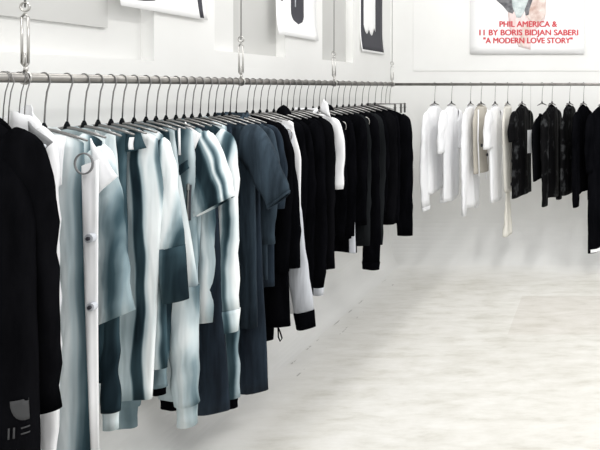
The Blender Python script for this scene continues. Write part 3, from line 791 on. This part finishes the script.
BR(552, 'shirt', 'black long sleeved shirt with shiny grey elbows', 'shirt', 'sheen', 68, .12, .14, .11, zb(196), SL(203, .13, r0=.06, r1=.045), body=dict(nw=.06))
BR(569.6, 'vest', 'black sleeveless top with a grey sheen, right of the shiny elbows', 'vest', 'sheen', 66, .12, .15, .13, zb(192), hl='chrome hanger carrying the black sleeveless top')
BR(583.5, 'jacket', 'plain black jacket beside the longest black coat', 'jacket', 'black', 66, .14, .17, .15, zb(190), SL(204, .16, r0=.06, r1=.045), hl='chrome hanger carrying the plain black jacket')
BR(603, 'coat', 'longest black coat with white hem edging at the right end', 'coat', 'black', 52, .17, .20, .20, zb(246), SL(170, .17, r0=.06, r1=.05),
   extras=[X_patch('hem_edge', 'white', -.19, .0, -zb(243.5), -zb(246.5), .006, 'white hem edging')], hl='chrome hanger carrying the longest black coat')
# card hanging between the tees
bm = bmesh.new(); add_box(bm, -.002, .002, -.035, .035, -.20, 0)
t = empty('price_card', (back_x(531), RY - .02, RZ - NECK - .23), R(-42)); tag(t, 'pale grey price card on a thread right of the glossy black tee', 'card')
build('card', bm, M['card'], t, smooth=False)
bm = bmesh.new(); add_tube(bm, [(0, 0, 0), (0, 0, NECK + .23 + .005)], .0012, 6); build('thread', bm, M['wire'], t)

# ------------------------------------------------------------------ posters
def poster(loc, rz, w, h, label, art, curl=.02):
    t = empty('poster', loc, rz); tag(t, label, 'poster')
    def surf(u, v, off=0):   # u 0..1 across, v 0..1 up; the foot of the sheet bends off the wall
        return Vector((w * (u - .5), -.0015 - curl * (1 - min(1, v / .35)) ** 2 - off, h * v))
    bm = grid_bm([[surf(i / 8, j / 16) for i in range(9)] for j in range(17)])
    build('sheet', bm, M['paper'], t, solid=.0012)
    art(t, surf)
def blob(t, surf, name, mat, fn, nu=10, nv=14, off=.0015):
    bm = grid_bm([[surf(*fn(i / (nu - 1), j / (nv - 1)), off) for i in range(nu)] for j in range(nv)])
    return build(name, bm, M[mat] if isinstance(mat, str) else mat, t, solid=.0005)
def art1(t, surf):
    blob(t, surf, 'print', 'ink', lambda u, v: (.86 + .05 * math.sin(3 * v) * .5 + u * (.05 + .06 * v) + .06 * (1 - v) ** 2 - .02, .012 + v * .9))
    blob(t, surf, 'print', 'ink', lambda u, v: (.03 + u * .34 * (1 - .3 * v), .02 + v * .5 + .05 * (u - .3) ** 2 + .04))
def art2(t, surf):
    def stad(u, v):
        w_ = .16 * math.sqrt(max(0, 1 - max(0, 1 - v / .16) ** 2)) if v < .16 else .16
        return (.50 + (u - .5) * 2 * w_, .15 + v * .8)
    blob(t, surf, 'print', 'ink', stad, 10, 24)
    blob(t, surf, 'print', 'lgrey', lambda u, v: (.43 + u * .03, .34 + v * .5), 3, 4, .003)
    for k in range(6):
        blob(t, surf, 'print', 'ink', lambda u, v, k=k: (.10 + .03 * (k % 2) + u * .05, .37 + k * .035 + v * .018), 2, 2)
def art3(t, surf):
    blob(t, surf, 'print', 'ink', lambda u, v: (.03 + u * .94, .03 + v * .95), 10, 14)
    blob(t, surf, 'print', 'paper', lambda u, v: (.14 + u * .5, .34 + v * .6 - .10 * abs(math.sin(u * 7)) * (1 - v) + .10 * (1 - v) * abs(u - .5)), 22, 10, .003)
poster((WX, 2.21, 1.95), R(-90) + math.pi, .44, .60, 'white poster with dark strokes, nearest one on the left wall', art1)
poster((WX, 3.18, 1.94), R(-90) + math.pi, .42, .60, 'pale poster with a dark rounded bar on the left wall', art2)
poster((WX, 4.22, 1.915), R(-90) + math.pi, .42, .60, 'dark poster with a white jagged shape near the corner', art3)

skin = mottled('poster_skin_tone', (.52, .36, .31), (.80, .72, .68), (6, 6, 6), 2.2, .6, loc=(2, 1, 3))
teal = mottled('poster_teal_tone', (.35, .42, .43), (.72, .77, .76), (7, 7, 7), 2.2, .6)
darkp = mottled('poster_dark_tone', (.05, .05, .06), (.25, .25, .26), (8, 8, 8), 2.5, .6)
pinkp = mottled('poster_pink_tone', (.72, .52, .50), (.84, .78, .77), (9, 9, 4), 2.0, .6, loc=(5, 0, 1))
greyp = mottled('poster_pale_tone', (.75, .75, .75), (.86, .86, .86), (5, 5, 5), 2.0, .6, loc=(1, 7, 1))
def art4(t, surf):
    W, H = 1.115, 1.3
    pu = lambda px: (px - 470.5) / 114.
    pv = lambda py: (54 - py) / 102. / H
    def poly(mat, pts_l, pts_r, off, name='picture'):
        n = len(pts_l)
        def fn(u, v):
            f = v * (n - 1); i = min(n - 2, int(f)); g = f - i
            l = (pts_l[i][0] * (1 - g) + pts_l[i + 1][0] * g, pts_l[i][1] * (1 - g) + pts_l[i + 1][1] * g)
            r = (pts_r[i][0] * (1 - g) + pts_r[i + 1][0] * g, pts_r[i][1] * (1 - g) + pts_r[i + 1][1] * g)
            return (pu(l[0] * (1 - u) + r[0] * u), pv(l[1] * (1 - u) + r[1] * u))
        blob(t, surf, name, mat, fn, 8, 14, off)
    poly(pinkp, [(519, 47), (510, 30), (508, 12), (508, -20)], [(531, 50), (532, 34), (545, 22), (548, -20)], .0014)
    poly(darkp, [(508, 12), (503, 6), (496, 0), (494, -20)], [(513, 14), (516, 8), (516, 0), (514, -20)], .0018)
    poly(teal, [(517, 18), (513, 8), (512, 0), (512, -20)], [(521, 18), (526, 10), (530, 0), (533, -20)], .0022)
    poly(skin, [(533, 24), (526, 16), (529, 6), (534, -20)], [(541, 22), (546, 16), (546, 4), (549, -20)], .0026)
    poly(darkp, [(526, 16), (525, 10), (529, 0), (532, -20)], [(529, 15), (530, 9), (533, 0), (537, -20)], .003)
    poly(skin, [(520, 44), (522, 32), (524, 22)], [(524, 48), (528, 34), (532, 24)], .0018)
    for txt, x0, x1, yb, cap in (('PHIL AMERICA &', 500, 557, 27.2, 5.6), ('11 BY BORIS BIDJAN SABERI', 480, 578, 35.6, 5.6), ('"A MODERN LOVE STORY"', 484, 572.5, 43.6, 5.6)):
        cu = bpy.data.curves.new('line', 'FONT'); cu.body = txt; cu.size = 1.; cu.offset = 0.; cu.extrude = 0.
        tmp = bpy.data.objects.new('line_tmp', cu); COL.objects.link(tmp)
        bpy.context.view_layer.update()
        me = bpy.data.meshes.new_from_object(tmp.evaluated_get(bpy.context.evaluated_depsgraph_get()))
        bpy.data.objects.remove(tmp)
        xs = [v.co.x for v in me.vertices]; a0, a1 = min(xs), max(xs)
        sx = (x1 - x0) / 102. / (a1 - a0); sy = cap / 102. / .70
        for v in me.vertices:
            u = pu(x0) * W - W / 2 + (v.co.x - a0) * sx; z = pv(yb) * H + v.co.y * sy
            vv = max(0, z / H)
            p = surf(u / W + .5, vv, .0042); v.co = p
        spans = sorted((min(me.vertices[v].co.x for v in p.vertices), max(me.vertices[v].co.x for v in p.vertices)) for p in me.polygons)
        words_ = [list(spans[0])]
        for lo_, hi_ in spans[1:]:
            if lo_ - words_[-1][1] > .0085: words_.append([lo_, hi_])
            else: words_[-1][1] = max(words_[-1][1], hi_)
        for lo_, hi_ in words_:            # one part for each word
            wm = bmesh.new(); wm.from_mesh(me)
            bmesh.ops.delete(wm, geom=[v for v in wm.verts if not lo_ - 1e-5 <= v.co.x <= hi_ + 1e-5], context='VERTS')
            dup_ = bmesh.ops.duplicate(wm, geom=wm.verts[:] + wm.edges[:] + wm.faces[:])['geom']
            bmesh.ops.translate(wm, vec=(.0035, 0, .0012), verts=[g_ for g_ in dup_ if isinstance(g_, bmesh.types.BMVert)])
            dup_ = bmesh.ops.duplicate(wm, geom=wm.verts[:] + wm.edges[:] + wm.faces[:])['geom']
            bmesh.ops.translate(wm, vec=(-.002, 0, .002), verts=[g_ for g_ in dup_ if isinstance(g_, bmesh.types.BMVert)])
            wme = bpy.data.meshes.new('lettering'); wm.to_mesh(wme); wm.free(); wme.materials.clear(); wme.materials.append(M['red'])
            o = bpy.data.objects.new('lettering', wme); COL.objects.link(o); o.parent = t
            s_ = o.modifiers.new('ink', 'SOLIDIFY'); s_.thickness = .0006
poster((-(600 - 527.4) * WY / F, WY - .010, 1.6 + 34 * WY / F), 0, 1.115, 1.3, 'large white poster with three lines of red capitals on the back wall', art4, curl=.012)

# ------------------------------------------------------------------ light
def area(loc, rot, sx, sy, power, col=(1, 1, 1)):
    l = bpy.data.lights.new('ceiling_lamp', 'AREA'); l.shape = 'RECTANGLE'; l.size = sx; l.size_y = sy; l.energy = power; l.color = col
    o = bpy.data.objects.new('ceiling_lamp', l); COL.objects.link(o); o.location = loc; o.rotation_euler = rot
area((.25, .2, 3.5), (0, 0, 0), .25, 1.3, 24, (1, .99, .97))
area((.25, 2.6, 3.5), (0, 0, 0), .25, 1.3, 26, (1, .99, .97))
area((1.8, 1.6, 3.5), (0, 0, 0), .25, 1.5, 30, (1, .99, .97))
area((-1.94, 2.2, 3.25), (0, 0, 0), .12, 3.2, 26, (1, .99, .97))
w = bpy.data.worlds.new('room_light'); sc.world = w; w.use_nodes = True
w.node_tree.nodes['Background'].inputs[0].default_value = (1, 1, 1, 1)
w.node_tree.nodes['Background'].inputs[1].default_value = .92

# ------------------------------------------------------------------ camera
cam = bpy.data.cameras.new('camera'); co = bpy.data.objects.new('camera', cam); COL.objects.link(co)
co.location = (0, 0, CAM_H); co.rotation_euler = (R(90), 0, 0)
cam.sensor_width = 36; cam.sensor_fit = 'HORIZONTAL'; cam.lens = 36 * F / 600
cam.shift_x = -.5; cam.shift_y = -(225 - 88) / 600
cam.clip_start = .05
sc.camera = co
sc.view_settings.view_transform = 'Standard'; sc.view_settings.look = 'None'
sc.view_settings.exposure = .30; sc.view_settings.gamma = 1.; sc.view_settings.use_curve_mapping = False
